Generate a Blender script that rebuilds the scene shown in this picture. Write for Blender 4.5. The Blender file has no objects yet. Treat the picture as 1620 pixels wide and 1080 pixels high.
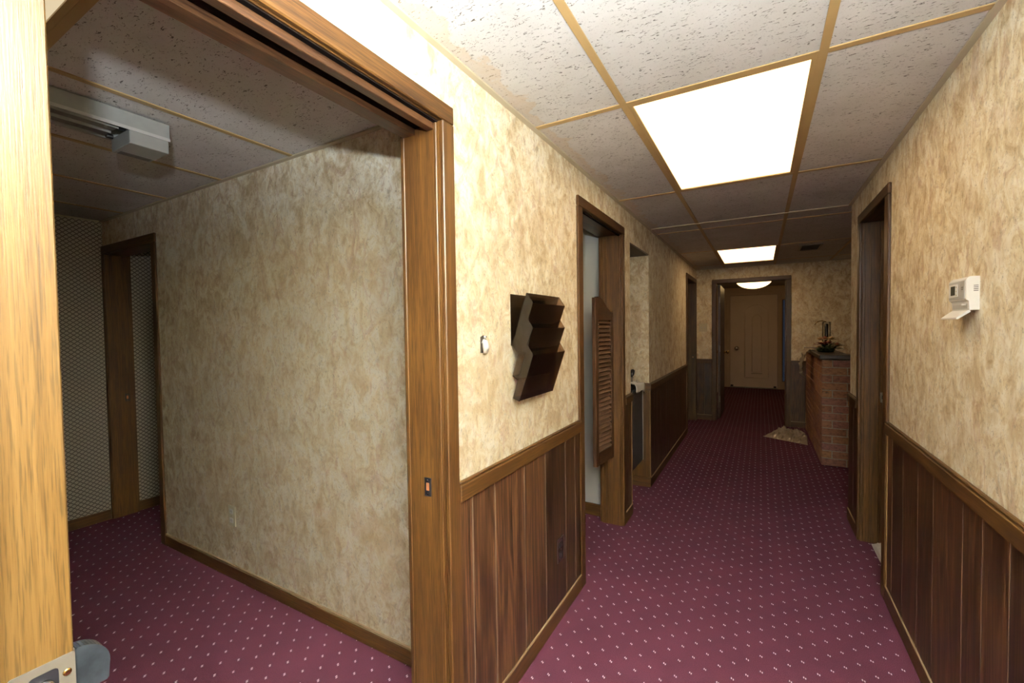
import bpy, bmesh, math, random
from mathutils import Vector, Matrix
random.seed(7)
S = bpy.context.scene
COL = S.collection

# ---------------------------------------------------------------- camera
F_PX, YAW, PITCH, ROLL, CAM_H = 687.7, 0.51976, -0.02876, -0.01408, 1.38
cam_d = bpy.data.cameras.new('camera'); cam = bpy.data.objects.new('camera', cam_d); COL.objects.link(cam)
cam_d.sensor_fit = 'HORIZONTAL'; cam_d.sensor_width = 36.0; cam_d.lens = F_PX / 1620 * 36.0
cam_d.clip_start = 0.02
fw = Vector((-math.sin(YAW)*math.cos(PITCH), math.cos(YAW)*math.cos(PITCH), math.sin(PITCH)))
rt = Vector((math.cos(YAW), math.sin(YAW), 0)); up = rt.cross(fw)
r2 = math.cos(ROLL)*rt + math.sin(ROLL)*up; u2 = -math.sin(ROLL)*rt + math.cos(ROLL)*up
cam.matrix_world = Matrix(((r2.x, u2.x, -fw.x, 0), (r2.y, u2.y, -fw.y, 0), (r2.z, u2.z, -fw.z, CAM_H), (0, 0, 0, 1)))
S.camera = cam

# ---------------------------------------------------------------- world, flash, exposure
W = bpy.data.worlds.new('world'); S.world = W; W.use_nodes = True
W.node_tree.nodes['Background'].inputs[0].default_value = (0.20, 0.26, 0.42, 1)
W.node_tree.nodes['Background'].inputs[1].default_value = 0.06
S.view_settings.view_transform = 'Standard'; S.view_settings.look = 'None'
S.view_settings.exposure = 0.35; S.view_settings.gamma = 1.0; S.view_settings.use_curve_mapping = False

FLASH = Vector((0.0, -0.1, 1.68))
def flash(name, kind, energy, aim=None, size=None, radius=0.03):
    d = bpy.data.lights.new(name, kind); d.energy = energy; d.color = (0.88, 0.95, 1.0)
    d.shadow_soft_size = radius
    o = bpy.data.objects.new(name, d); COL.objects.link(o); o.location = FLASH
    if kind == 'SPOT':
        d.spot_size = math.radians(size); d.spot_blend = 1.0
        o.rotation_euler = (Vector(aim)).to_track_quat('-Z', 'Y').to_euler()
    return o
flash('flash_bounce', 'SPOT', 5000, (0.42, -0.05, 1.0), 105)         # flash head turned up at the ceiling
flash('flash_rim', 'SPOT', 400, (-0.08, 0.10, 1.0), 176)         # wide rim of the same flash
LAMP = (3.0, 1.95, 1.02)                                          # ceiling panels, warm tubes
DOME = (3.6, 2.3, 0.95)

# ---------------------------------------------------------------- materials
MATS = {}
def new_mat(name):
    m = bpy.data.materials.new(name); m.use_nodes = True
    nt = m.node_tree; nt.nodes.clear()
    out = nt.nodes.new('ShaderNodeOutputMaterial'); b = nt.nodes.new('ShaderNodeBsdfPrincipled')
    nt.links.new(b.outputs[0], out.inputs[0]); MATS[name] = m
    return m, nt, b, out
def nd(nt, t, **k):
    n = nt.nodes.new(t)
    for a, v in k.items(): setattr(n, a, v)
    return n
def ramp(nt, src, stops, interp='LINEAR'):
    r = nd(nt, 'ShaderNodeValToRGB'); r.color_ramp.interpolation = interp
    el = r.color_ramp.elements
    while len(el) < len(stops): el.new(0.5)
    for e, (p, c) in zip(el, stops):
        e.position = p; e.color = (c[0], c[1], c[2], 1) if len(c) == 3 else c
    nt.links.new(src, r.inputs[0]); return r.outputs[0]
def mapping(nt, scale, rot=(0, 0, 0), rnd=0.0):
    g = nd(nt, 'ShaderNodeNewGeometry'); v = g.outputs['Position']
    if rnd:
        oi = nd(nt, 'ShaderNodeObjectInfo'); mu = nd(nt, 'ShaderNodeVectorMath', operation='SCALE')
        cb = nd(nt, 'ShaderNodeCombineXYZ')
        for i in range(3): nt.links.new(oi.outputs['Random'], cb.inputs[i])
        nt.links.new(cb.outputs[0], mu.inputs[0]); mu.inputs['Scale'].default_value = rnd
        ad = nd(nt, 'ShaderNodeVectorMath', operation='ADD')
        nt.links.new(v, ad.inputs[0]); nt.links.new(mu.outputs[0], ad.inputs[1]); v = ad.outputs[0]
    mp = nd(nt, 'ShaderNodeMapping'); mp.inputs['Rotation'].default_value = rot; mp.inputs['Scale'].default_value = scale
    nt.links.new(v, mp.inputs[0]); return mp.outputs[0]
def noise(nt, vec, scale, detail=4, rough=0.55, dist=0.0):
    n = nd(nt, 'ShaderNodeTexNoise'); n.inputs['Scale'].default_value = scale; n.inputs['Detail'].default_value = detail
    n.inputs['Roughness'].default_value = rough; n.inputs['Distortion'].default_value = dist
    nt.links.new(vec, n.inputs['Vector']); return n.outputs[0]
def mix(nt, fac, a, b, mode='MIX'):
    n = nd(nt, 'ShaderNodeMix', data_type='RGBA', blend_type=mode)
    for sock, v in ((n.inputs[0], fac), (n.inputs[6], a), (n.inputs[7], b)):
        if isinstance(v, (int, float)): sock.default_value = v
        elif isinstance(v, tuple): sock.default_value = (v[0], v[1], v[2], 1)
        else: nt.links.new(v, sock)
    return n.outputs[2]
def math_(nt, op, a, b=None, c=None):
    n = nd(nt, 'ShaderNodeMath', operation=op)
    for i, v in enumerate((a, b, c)):
        if v is None: continue
        if isinstance(v, (int, float)): n.inputs[i].default_value = v
        else: nt.links.new(v, n.inputs[i])
    return n.outputs[0]
def bump(nt, b, h, strength, dist=0.01):
    n = nd(nt, 'ShaderNodeBump'); n.inputs['Strength'].default_value = strength; n.inputs['Distance'].default_value = dist
    nt.links.new(h, n.inputs['Height']); nt.links.new(n.outputs[0], b.inputs['Normal'])

def plain(name, col, rough=0.5, metal=0.0, var=0.12, scale=30, spec=0.5):
    m, nt, b, o = new_mat(name)
    n = noise(nt, mapping(nt, (1, 1, 1)), scale, 3)
    lo = tuple(c*(1-var) for c in col); hi = tuple(min(1, c*(1+var)) for c in col)
    nt.links.new(ramp(nt, n, [(0.3, lo), (0.7, hi)]), b.inputs['Base Color'])
    b.inputs['Roughness'].default_value = rough; b.inputs['Metallic'].default_value = metal
    b.inputs['Specular IOR Level'].default_value = spec
    return m
def emit(name, col):
    m, nt, b, o = new_mat(name)
    e = nd(nt, 'ShaderNodeEmission'); e.inputs[0].default_value = (*col, 1); e.inputs[1].default_value = 1.0
    nt.links.new(e.outputs[0], o.inputs[0]); return m

def wood(name, axis, dark, mid, light, rough=0.42, rnd=7.0, fig=1.0, tint=0.0, spec=0.4, wild=0.0):
    m, nt, b, o = new_mat(name)
    def sc(across, along):
        return tuple(along if a == axis else across for a in 'xyz')
    v1 = mapping(nt, sc(9*fig, 0.55), rnd=rnd)
    n1 = noise(nt, v1, 2.2, 5, 0.6, 1.6)
    v2 = mapping(nt, sc(60, 1.6), rnd=rnd)
    n2 = noise(nt, v2, 3.0, 4, 0.65, 0.3)
    v3 = mapping(nt, sc(330, 11), rnd=rnd)
    n3 = noise(nt, v3, 1.4, 2, 0.5)
    s = math_(nt, 'ADD', math_(nt, 'MULTIPLY', n1, 0.55), math_(nt, 'MULTIPLY', n2, 0.45))
    if wild:      # cathedral figure: bands of a slowly bending field
        n0 = noise(nt, mapping(nt, sc(5.5, 0.42), rnd=rnd), 1.3, 2, 0.5, 0.6)
        band = math_(nt, 'ABSOLUTE', math_(nt, 'SUBTRACT', math_(nt, 'FRACT', math_(nt, 'MULTIPLY', n0, 13.0)), 0.5))
        s = math_(nt, 'ADD', math_(nt, 'MULTIPLY', s, 0.84), math_(nt, 'MULTIPLY', band, 0.30))
    lo, hi = (0.36, 0.64) if not wild else (0.35, 0.62)
    c = ramp(nt, s, [(lo, dark), ((lo+hi)/2, mid), (hi, light)])
    pores = ramp(nt, n3, [(0.36, (0.5, 0.5, 0.5)), (0.5, (1, 1, 1))])
    c = mix(nt, 0.8, c, pores, 'MULTIPLY')
    if tint:
        oi = nd(nt, 'ShaderNodeObjectInfo')
        t = ramp(nt, oi.outputs['Random'], [(0.0, (1-tint,)*3), (1.0, (1+tint,)*3)])
        c = mix(nt, 1.0, c, t, 'MULTIPLY')
    nt.links.new(c, b.inputs['Base Color']); b.inputs['Roughness'].default_value = rough
    b.inputs['Specular IOR Level'].default_value = spec
    bump(nt, b, n3, 0.12, 0.002)
    return m
TR = dict(dark=(0.03244, 0.01269, 0.003526), mid=(0.07334, 0.03173, 0.007405), light=(0.1269, 0.05994, 0.0141))
for ax in 'xyz': wood('trim_' + ax, ax, **TR)
PN = dict(dark=(0.009792, 0.003672, 0.001836), mid=(0.05018, 0.02081, 0.008568), light=(0.1346, 0.06426, 0.0257))
wood('panel_z', 'z', rough=0.36, tint=0.42, rnd=23.0, fig=1.5, wild=1.0, **PN)
wood('golden_z', 'z', (0.0504, 0.0252, 0.0063), (0.0896, 0.0476, 0.01225), (0.1295, 0.0735, 0.0224), 0.34)
wood('walnut_z', 'z', (0.022, 0.009, 0.004), (0.056, 0.024, 0.0095), (0.095, 0.043, 0.018), 0.4)
wood('slat_y', 'y', (0.06, 0.028, 0.014), (0.15, 0.08, 0.042), (0.24, 0.14, 0.08), 0.4)
wood('walnut_y', 'y', (0.022, 0.009, 0.004), (0.056, 0.024, 0.0095), (0.095, 0.043, 0.018), 0.4)
wood('pale_edge_y', 'y', (0.16, 0.105, 0.05), (0.34, 0.25, 0.14), (0.5, 0.41, 0.26), 0.5)
wood('pale_edge_x', 'x', (0.16, 0.105, 0.05), (0.34, 0.25, 0.14), (0.5, 0.41, 0.26), 0.5)
wood('pale_edge_z', 'z', (0.15, 0.08, 0.03), (0.28, 0.16, 0.06), (0.42, 0.27, 0.12), 0.5)

def wallpaper():
    m, nt, b, o = new_mat('wallpaper')
    v = mapping(nt, (1, 1, 0.72), (0.6, 0.6, 0.3))
    v2 = mapping(nt, (1, 1, 0.60), (-0.7, -0.7, 0.3))
    v3 = mapping(nt, (1, 1, 0.8), (0.2, -0.2, 0.4))
    n1 = noise(nt, v, 17, 6, 0.76, 1.0)       # brushed flecks
    n2 = noise(nt, v2, 38, 5, 0.74, 0.8)      # fine strokes
    n3 = noise(nt, mapping(nt, (1, 1, 0.8)), 9, 3, 0.55, 0.8)   # broad clouds
    n4 = noise(nt, v2, 13, 5, 0.72, 1.4)
    n5 = noise(nt, v3, 105, 3, 0.68, 1.0)
    base = ramp(nt, n1, [(0.33, (0.54, 0.42, 0.26)), (0.41, (0.70, 0.60, 0.42)), (0.49, (0.80, 0.735, 0.575)), (0.58, (0.91, 0.88, 0.79))])
    cloud = ramp(nt, n3, [(0.38, (0.78, 0.70, 0.59)), (0.50, (1, 1, 1)), (0.64, (1.08, 1.08, 1.08))])
    c = mix(nt, 0.8, base, cloud, 'MULTIPLY')
    rose = ramp(nt, n4, [(0.55, (0, 0, 0)), (0.63, (1, 1, 1))])
    c = mix(nt, math_(nt, 'MULTIPLY', rose, 0.45), c, (0.48, 0.29, 0.185))
    grey = ramp(nt, n2, [(0.33, (1, 1, 1)), (0.45, (0, 0, 0))])
    c = mix(nt, math_(nt, 'MULTIPLY', grey, 0.5), c, (0.36, 0.315, 0.235))
    speck = ramp(nt, n5, [(0.33, (1, 1, 1)), (0.41, (0, 0, 0))])
    c = mix(nt, math_(nt, 'MULTIPLY', speck, 0.55), c, (0.27, 0.22, 0.15))
    hi = ramp(nt, n2, [(0.56, (0, 0, 0)), (0.68, (1, 1, 1))])
    c = mix(nt, math_(nt, 'MULTIPLY', hi, 0.65), c, (0.90, 0.87, 0.77))
    c = mix(nt, 1.0, c, (0.99, 0.97, 0.90), 'MULTIPLY')
    nt.links.new(c, b.inputs['Base Color']); b.inputs['Roughness'].default_value = 0.6
    b.inputs['Specular IOR Level'].default_value = 0.25
    bump(nt, b, n2, 0.15, 0.002)
wallpaper()

def lattice_paper():
    m, nt, b, o = new_mat('lattice_wallpaper')
    g = nd(nt, 'ShaderNodeNewGeometry'); sp = nd(nt, 'ShaderNodeSeparateXYZ'); nt.links.new(g.outputs['Position'], sp.inputs[0])
    h = math_(nt, 'ADD', sp.outputs['X'], sp.outputs['Y'])
    u = math_(nt, 'DIVIDE', h, 0.036); w = math_(nt, 'DIVIDE', sp.outputs['Z'], 0.030)
    def line(a):
        fr = math_(nt, 'FRACT', a)
        return math_(nt, 'ABSOLUTE', math_(nt, 'SUBTRACT', fr, 0.5))
    l1 = line(math_(nt, 'ADD', u, w)); l2 = line(math_(nt, 'SUBTRACT', u, w))
    mx = math_(nt, 'MAXIMUM', l1, l2); mn = math_(nt, 'MINIMUM', l1, l2)
    c = ramp(nt, mx, [(0.30, (0.46, 0.41, 0.33)), (0.42, (0.10, 0.08, 0.06))])
    dot = ramp(nt, mx, [(0.06, (0.25, 0.21, 0.16)), (0.12, (1, 1, 1))])
    c = mix(nt, 0.7, c, dot, 'MULTIPLY')
    nt.links.new(c, b.inputs['Base Color']); b.inputs['Roughness'].default_value = 0.7
lattice_paper()

def carpet():
    m, nt, b, o = new_mat('carpet')
    g = nd(nt, 'ShaderNodeNewGeometry'); sp = nd(nt, 'ShaderNodeSeparateXYZ'); nt.links.new(g.outputs['Position'], sp.inputs[0])
    px, py = 0.0983, 0.0931
    wob = noise(nt, mapping(nt, (1, 1, 1)), 26, 2)
    wo = math_(nt, 'MULTIPLY', math_(nt, 'SUBTRACT', wob, 0.5), 0.006)
    x = math_(nt, 'ADD', sp.outputs['X'], wo); y = math_(nt, 'SUBTRACT', sp.outputs['Y'], wo)
    masks = []; darks = []
    for off in (0.0, 0.5):
        u = math_(nt, 'FRACT', math_(nt, 'ADD', math_(nt, 'DIVIDE', math_(nt, 'ADD', x, 0.585 + 40*px), px), 0.5 + off))
        v = math_(nt, 'FRACT', math_(nt, 'ADD', math_(nt, 'DIVIDE', math_(nt, 'ADD', y, -1.582 + 60*py), py), 0.5 + off))
        dx = math_(nt, 'MULTIPLY', math_(nt, 'SUBTRACT', u, 0.5), px); dy = math_(nt, 'MULTIPLY', math_(nt, 'SUBTRACT', v, 0.5), py)
        for cx, cy, rx, ry, lst in ((-0.0030, 0.0020, 0.0021, 0.0050, masks), (0.0032, -0.0018, 0.0021, 0.0048, masks), (0.0072, 0.0020, 0.0018, 0.0045, darks), (-0.007, -0.002, 0.0018, 0.004, darks)):
            ex = math_(nt, 'DIVIDE', math_(nt, 'SUBTRACT', dx, cx), rx); ey = math_(nt, 'DIVIDE', math_(nt, 'SUBTRACT', dy, cy), ry)
            d2 = math_(nt, 'ADD', math_(nt, 'MULTIPLY', ex, ex), math_(nt, 'MULTIPLY', ey, ey))
            lst.append(math_(nt, 'LESS_THAN', d2, 1.0))
    mk = masks[0]
    for k in masks[1:]: mk = math_(nt, 'MAXIMUM', mk, k)
    dk = darks[0]
    for k in darks[1:]: dk = math_(nt, 'MAXIMUM', dk, k)
    n = noise(nt, mapping(nt, (1, 1, 1)), 420, 2, 0.6)
    n2 = noise(nt, mapping(nt, (1, 1, 1)), 5, 3, 0.6)
    c = ramp(nt, n, [(0.30, (0.0336, 0.007661, 0.01344)), (0.52, (0.0793, 0.01979, 0.0336)), (0.72, (0.1445, 0.05107, 0.07258))])
    wear = ramp(nt, n2, [(0.35, (0.88, 0.88, 0.88)), (0.65, (1.12, 1.1, 1.1))])
    c = mix(nt, 1.0, c, wear, 'MULTIPLY')
    c = mix(nt, math_(nt, 'MULTIPLY', dk, 0.6), c, (0.05, 0.05, 0.085))
    c = mix(nt, math_(nt, 'MULTIPLY', mk, 0.9), c, (0.80, 0.78, 0.78))
    nt.links.new(c, b.inputs['Base Color']); b.inputs['Roughness'].default_value = 0.95
    b.inputs['Specular IOR Level'].default_value = 0.1
    bump(nt, b, n, 0.5, 0.004)
carpet()

def tile_mat():
    m, nt, b, o = new_mat('acoustic_tile')
    v = mapping(nt, (0.42, 1, 1), (0, 0, 0.0), rnd=9.0)
    n1 = noise(nt, v, 150, 2, 0.5, 1.2)
    n1b = noise(nt, v, 48, 2, 0.5, 0.0)
    pit = ramp(nt, n1, [(0.335, (1, 1, 1)), (0.385, (0, 0, 0))])
    gate = ramp(nt, n1b, [(0.40, (0, 0, 0)), (0.48, (1, 1, 1))])
    n2 = noise(nt, mapping(nt, (1, 1, 1), rnd=9.0), 260, 2)
    pin = ramp(nt, n2, [(0.30, (1, 1, 1)), (0.37, (0, 0, 0))])
    base = ramp(nt, noise(nt, mapping(nt, (1, 1, 1)), 6, 3), [(0.3, (0.57, 0.56, 0.53)), (0.7, (0.65, 0.64, 0.62))])
    pm = math_(nt, 'MULTIPLY', pit, gate)
    c = mix(nt, math_(nt, 'MULTIPLY', pm, 0.85), base, (0.09, 0.07, 0.055))
    c = mix(nt, math_(nt, 'MULTIPLY', pin, 0.4), c, (0.30, 0.26, 0.22))
    # old water stains along the left wall of the corridor
    g = nd(nt, 'ShaderNodeNewGeometry'); sp = nd(nt, 'ShaderNodeSeparateXYZ'); nt.links.new(g.outputs['Position'], sp.inputs[0])
    near = math_(nt, 'SUBTRACT', 1.0, math_(nt, 'DIVIDE', math_(nt, 'ABSOLUTE', math_(nt, 'ADD', sp.outputs['X'], 0.80)), 0.11))
    sn = noise(nt, mapping(nt, (1, 1, 1)), 9, 4, 0.6)
    st = ramp(nt, math_(nt, 'ADD', math_(nt, 'MULTIPLY', near, 0.5), sn), [(0.78, (0, 0, 0)), (0.84, (1, 1, 1)), (0.98, (0.7, 0.7, 0.7))])
    c = mix(nt, math_(nt, 'MULTIPLY', st, 0.42), c, (0.56, 0.40, 0.22))
    nt.links.new(c, b.inputs['Base Color']); b.inputs['Roughness'].default_value = 0.9
    b.inputs['Specular IOR Level'].default_value = 0.15
    bump(nt, b, math_(nt, 'SUBTRACT', 1.0, pm), 0.5, 0.004)
tile_mat()

def brick_mat():
    m, nt, b, o = new_mat('brick')
    oi = nd(nt, 'ShaderNodeObjectInfo')
    t = ramp(nt, oi.outputs['Random'], [(0.0, (0.23, 0.10, 0.060)), (0.25, (0.34, 0.165, 0.072)), (0.5, (0.26, 0.115, 0.085)), (0.75, (0.38, 0.195, 0.082)), (1.0, (0.25, 0.11, 0.09))])
    n = noise(nt, mapping(nt, (1, 1, 1.6), rnd=5.0), 34, 4, 0.6)
    c = mix(nt, 1.0, t, ramp(nt, n, [(0.30, (0.55, 0.55, 0.6)), (0.5, (1, 1, 1)), (0.75, (1.3, 1.25, 1.15))]), 'MULTIPLY')
    c = mix(nt, ramp(nt, noise(nt, mapping(nt, (1, 1, 2), rnd=5.0), 14, 3), [(0.64, (0, 0, 0)), (0.7, (0.75, 0.75, 0.75))]), c, (0.06, 0.05, 0.045))
    nt.links.new(c, b.inputs['Base Color']); b.inputs['Roughness'].default_value = 0.85
    bump(nt, b, n, 0.4, 0.003)
brick_mat()

def smoke_mat(name, tint, gloss_rough, base=0.06):
    m, nt, b, o = new_mat(name)
    tr = nd(nt, 'ShaderNodeBsdfTransparent'); tr.inputs[0].default_value = (*tint, 1)
    gl = nd(nt, 'ShaderNodeBsdfGlossy'); gl.inputs['Roughness'].default_value = gloss_rough
    fr = nd(nt, 'ShaderNodeFresnel'); fr.inputs[0].default_value = 1.48
    f = math_(nt, 'ADD', math_(nt, 'MULTIPLY', fr.outputs[0], 0.8), base*0.3)
    mx = nd(nt, 'ShaderNodeMixShader'); nt.links.new(f, mx.inputs[0]); nt.links.new(tr.outputs[0], mx.inputs[1]); nt.links.new(gl.outputs[0], mx.inputs[2])
    df = nd(nt, 'ShaderNodeBsdfDiffuse'); df.inputs[0].default_value = (0.045, 0.03, 0.02, 1) if base < 0.2 else (0.62, 0.55, 0.44, 1)
    m2 = nd(nt, 'ShaderNodeMixShader'); m2.inputs[0].default_value = base
    nt.links.new(mx.outputs[0], m2.inputs[1]); nt.links.new(df.outputs[0], m2.inputs[2])
    nt.links.new(m2.outputs[0], o.inputs[0]); return m
smoke_mat('smoked_plastic', (0.60, 0.49, 0.40), 0.10, 0.13)
smoke_mat('smoked_back', (0.82, 0.72, 0.62), 0.10, 0.10)
smoke_mat('clear_plastic', (0.82, 0.76, 0.66), 0.10, 0.42)
smoke_mat('clear_glass', (0.93, 0.95, 0.95), 0.03, 0.02)

plain('white_paint', (0.84, 0.87, 0.83), 0.6, var=0.03, scale=4)
plain('cream_paint', (0.50, 0.385, 0.27), 0.6, var=0.06, scale=4)
plain('dark_void', (0.008, 0.006, 0.005), 0.9, spec=0.0)
plain('groove_pale', (0.20, 0.15, 0.105), 0.7)
plain('wall_core', (0.03, 0.018, 0.010), 0.8)
plain('grid_tan', (0.448, 0.308, 0.132), 0.45, var=0.05, scale=8)
plain('grid_cream', (0.50, 0.44, 0.31), 0.45, var=0.06, scale=8)
plain('slab_grey', (0.30, 0.28, 0.26), 0.9)
plain('white_plastic', (0.80, 0.80, 0.77), 0.35, var=0.02)
plain('ivory_plastic', (0.66, 0.62, 0.46), 0.35, var=0.03)
plain('grey_plastic', (0.50, 0.50, 0.48), 0.4, var=0.03)
plain('black_plastic', (0.012, 0.012, 0.014), 0.3)
plain('brown_plastic', (0.035, 0.020, 0.016), 0.25)
plain('lcd', (0.045, 0.055, 0.045), 0.15)
plain('chrome', (0.62, 0.62, 0.63), 0.18, 1.0, var=0.03)
plain('satin_steel', (0.24, 0.22, 0.18), 0.34, 0.45, var=0.06)
plain('dark_steel', (0.028, 0.033, 0.038), 0.12, 0.3, var=0.4)
plain('brass', (0.62, 0.42, 0.16), 0.25, 1.0, var=0.05)
plain('copper_wood', (0.50, 0.20, 0.08), 0.6)
plain('fountain_grey', (0.075, 0.078, 0.088), 0.38, 0.4, var=0.08)
plain('unit_grey', (0.34, 0.35, 0.33), 0.4, var=0.04)
plain('unit_slots', (0.20, 0.19, 0.18), 0.45, 0.5)
plain('paper_white', (0.80, 0.81, 0.80), 0.7, var=0.03)
plain('mortar', (0.34, 0.29, 0.22), 0.95, var=0.2, scale=80)
plain('cap_dark', (0.040, 0.028, 0.022), 0.35, var=0.3, scale=12)
plain('leaf_green', (0.025, 0.055, 0.020), 0.5, var=0.5, scale=60)
plain('petal_peach', (0.62, 0.40, 0.22), 0.6, var=0.2, scale=60)
plain('petal_cream', (0.70, 0.56, 0.34), 0.6, var=0.15, scale=60)
plain('petal_red', (0.28, 0.055, 0.07), 0.6, var=0.3, scale=60)
plain('vent_dark', (0.07, 0.07, 0.06), 0.5, 0.3)
plain('vent_grey', (0.25, 0.23, 0.19), 0.5, 0.3)
plain('crumb_white', (0.70, 0.69, 0.66), 0.8)
emit('dim_lens', (0.62, 0.50, 0.32)); emit('panel_light', LAMP); emit('dome_light', DOME)

# ---------------------------------------------------------------- mesh helpers
def box(bm, x0, x1, y0, y1, z0, z1, bev=0.0):
    vs = [bm.verts.new((x, y, z)) for x in (min(x0, x1), max(x0, x1)) for y in (min(y0, y1), max(y0, y1)) for z in (min(z0, z1), max(z0, z1))]
    fs = [bm.faces.new([vs[i] for i in q]) for q in ((0, 1, 3, 2), (4, 6, 7, 5), (0, 4, 5, 1), (2, 3, 7, 6), (0, 2, 6, 4), (1, 5, 7, 3))]
    if bev:
        ed = list({e for f in fs for e in f.edges})
        bmesh.ops.bevel(bm, geom=ed, offset=bev, segments=1, affect='EDGES', profile=0.5)
    return vs
def prism(bm, pts, axis, a0, a1):
    def P(p, a):
        return {'x': (a, p[0], p[1]), 'y': (p[0], a, p[1]), 'z': (p[0], p[1], a)}[axis]
    A = [bm.verts.new(P(p, a0)) for p in pts]; B = [bm.verts.new(P(p, a1)) for p in pts]
    bm.faces.new(A); bm.faces.new(B[::-1]); n = len(pts)
    for i in range(n): bm.faces.new((A[i], B[i], B[(i+1) % n], A[(i+1) % n]))
def lathe(bm, prof, c, axis='z', seg=24, sign=1):
    rings = []
    for r, h in prof:
        ring = []
        for i in range(seg):
            a = 2*math.pi*i/seg; p, q = r*math.cos(a), r*math.sin(a)
            d = {'x': (sign*h, p, q), 'y': (p, sign*h, q), 'z': (p, q, sign*h)}[axis]
            ring.append(bm.verts.new((c[0]+d[0], c[1]+d[1], c[2]+d[2])))
        rings.append(ring)
    for A, B in zip(rings, rings[1:]):
        for i in range(seg): bm.faces.new((A[i], A[(i+1) % seg], B[(i+1) % seg], B[i]))
    bm.faces.new(rings[0][::-1]); bm.faces.new(rings[-1])
def tube(bm, pts, r, seg=8):
    pts = [Vector(p) for p in pts]; rings = []
    for i, p in enumerate(pts):
        d = (pts[min(i+1, len(pts)-1)] - pts[max(i-1, 0)]).normalized()
        a = d.orthogonal().normalized() if i == 0 else (a0 - d*a0.dot(d)).normalized()
        a0 = a; b_ = d.cross(a)
        rr = r[i] if isinstance(r, (list, tuple)) else r
        rings.append([bm.verts.new(p + rr*(math.cos(2*math.pi*k/seg)*a + math.sin(2*math.pi*k/seg)*b_)) for k in range(seg)])
    for A, B in zip(rings, rings[1:]):
        for k in range(seg): bm.faces.new((A[k], A[(k+1) % seg], B[(k+1) % seg], B[k]))
    bm.faces.new(rings[0][::-1]); bm.faces.new(rings[-1])
def obj(name, bm, mat, parent=None, smooth=False, **props):
    bmesh.ops.recalc_face_normals(bm, faces=bm.faces)
    me = bpy.data.meshes.new(name); bm.to_mesh(me); bm.free()
    me.materials.append(MATS[mat])
    if smooth:
        for p in me.polygons: p.use_smooth = True
    return link(name, me, parent, **props)
def link(name, me, parent=None, loc=None, **props):
    o = bpy.data.objects.new(name, me); COL.objects.link(o)
    if parent:
        o.parent = parent
        if parent.type == 'EMPTY' and not parent.get('_local'):
            base = parent.location.copy()
            if parent.parent and parent.parent.type == 'EMPTY': base = parent.location
            o.matrix_parent_inverse = Matrix.Translation(-base)
        elif parent.parent and parent.parent.type == 'EMPTY' and not parent.parent.get('_local'):
            pass
    if loc: o.location = loc
    for k, v in props.items(): o[k] = v
    return o
def B(name, mat, parent, *dims, bev=0.0, **props):
    bm = bmesh.new()
    if isinstance(dims[0], (tuple, list)):
        for d in dims: box(bm, *d, bev=bev)
    else: box(bm, *dims, bev=bev)
    return obj(name, bm, mat, parent, **props)
def thing(name, label, cat, loc, group=None, rotz=None):
    o = bpy.data.objects.new(name, None); COL.objects.link(o); o.location = loc; o.empty_display_size = 0.1
    o['label'] = label; o['category'] = cat
    if group: o['group'] = group
    if rotz is not None: o.rotation_euler = (0, 0, rotz); o['_local'] = 1
    return o
def setting(name, loc=(0, 0, 0)):
    o = bpy.data.objects.new(name, None); COL.objects.link(o); o.location = loc; o['kind'] = 'structure'; o.empty_display_size = 0.1
    return o
def tag(o, label, cat, group=None):
    o['label'] = label; o['category'] = cat
    if group: o['group'] = group
    return o
ST = dict(kind='structure')

# ---------------------------------------------------------------- dimensions
XL, XR, H = -0.83, 0.55, 2.21          # corridor walls, ceiling
XI = -0.975                            # room side of the left wall
YR = 1.31                              # long wall of the side room
XP = -4.23                             # far wall of the side room
YE = 6.97                              # end wall of the corridor
RT, RB = 0.90, 0.838                   # chair rail
TOP = 2.0                              # clear height of doorways
YB = -2.4                              # corridor behind the camera
O1, O2 = 0.13, 1.03                    # wide pocket doorway
D0, D1 = 2.20, 2.96                    # cafe doorway
N0, N1 = 3.20, 3.81                    # fountain niche
E0, E1 = 6.00, 6.85                    # last left doorway
R0, R1 = 2.835, 3.465                  # right doorway
RC = 3.84                              # end of the right wall
V0, V1 = -0.56, 0.30                   # doorway in the end wall

# ---------------------------------------------------------------- floor and ceiling
B('floor', 'carpet', None, -4.9, 3.2, -2.6, 11.2, -0.06, 0.0, **ST)
ceil = B('ceiling', 'slab_grey', None, -4.9, 3.2, -2.6, 11.2, 2.228, 2.32, **ST)
def grid(region, xs, ys, skip=()):
    x0, x1, y0, y1 = region
    gx = [x0] + [x for x in sorted(xs) if x0+0.03 < x < x1-0.03] + [x1]
    gy = [y0] + [y for y in sorted(ys) if y0+0.03 < y < y1-0.03] + [y1]
    for i in range(len(gx)-1):
        for j in range(len(gy)-1):
            cx, cy = (gx[i]+gx[i+1])/2, (gy[j]+gy[j+1])/2
            if any(a < cx < b and c < cy < d for a, b, c, d in skip): continue
            B('ceiling_tile', 'acoustic_tile', ceil, gx[i]+0.002, gx[i+1]-0.002, gy[j]+0.002, gy[j+1]-0.002, 2.2135, 2.227)
    for x in gx[1:-1]: B('grid_bar', 'grid_tan', ceil, x-0.012, x+0.012, y0, y1, 2.2095, 2.2135)
    for y in gy[1:-1]:
        for i in range(len(gx)-1):
            B('grid_bar', 'grid_tan', ceil, gx[i]+(0.012 if i else 0), gx[i+1]-(0.012 if i < len(gx)-2 else 0), y-0.012, y+0.012, 2.2098, 2.2135)
    for d in ((x0, x0+0.021, y0, y1), (x1-0.021, x1, y0, y1)):
        B('wall_angle', 'grid_cream', ceil, d[0], d[1], d[2], d[3], 2.2065, 2.2135)
    for d in ((x0+0.021, x1-0.021, y1-0.021, y1),):
        B('wall_angle', 'grid_cream', ceil, d[0], d[1], d[2], d[3], 2.2065, 2.2135)
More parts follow.
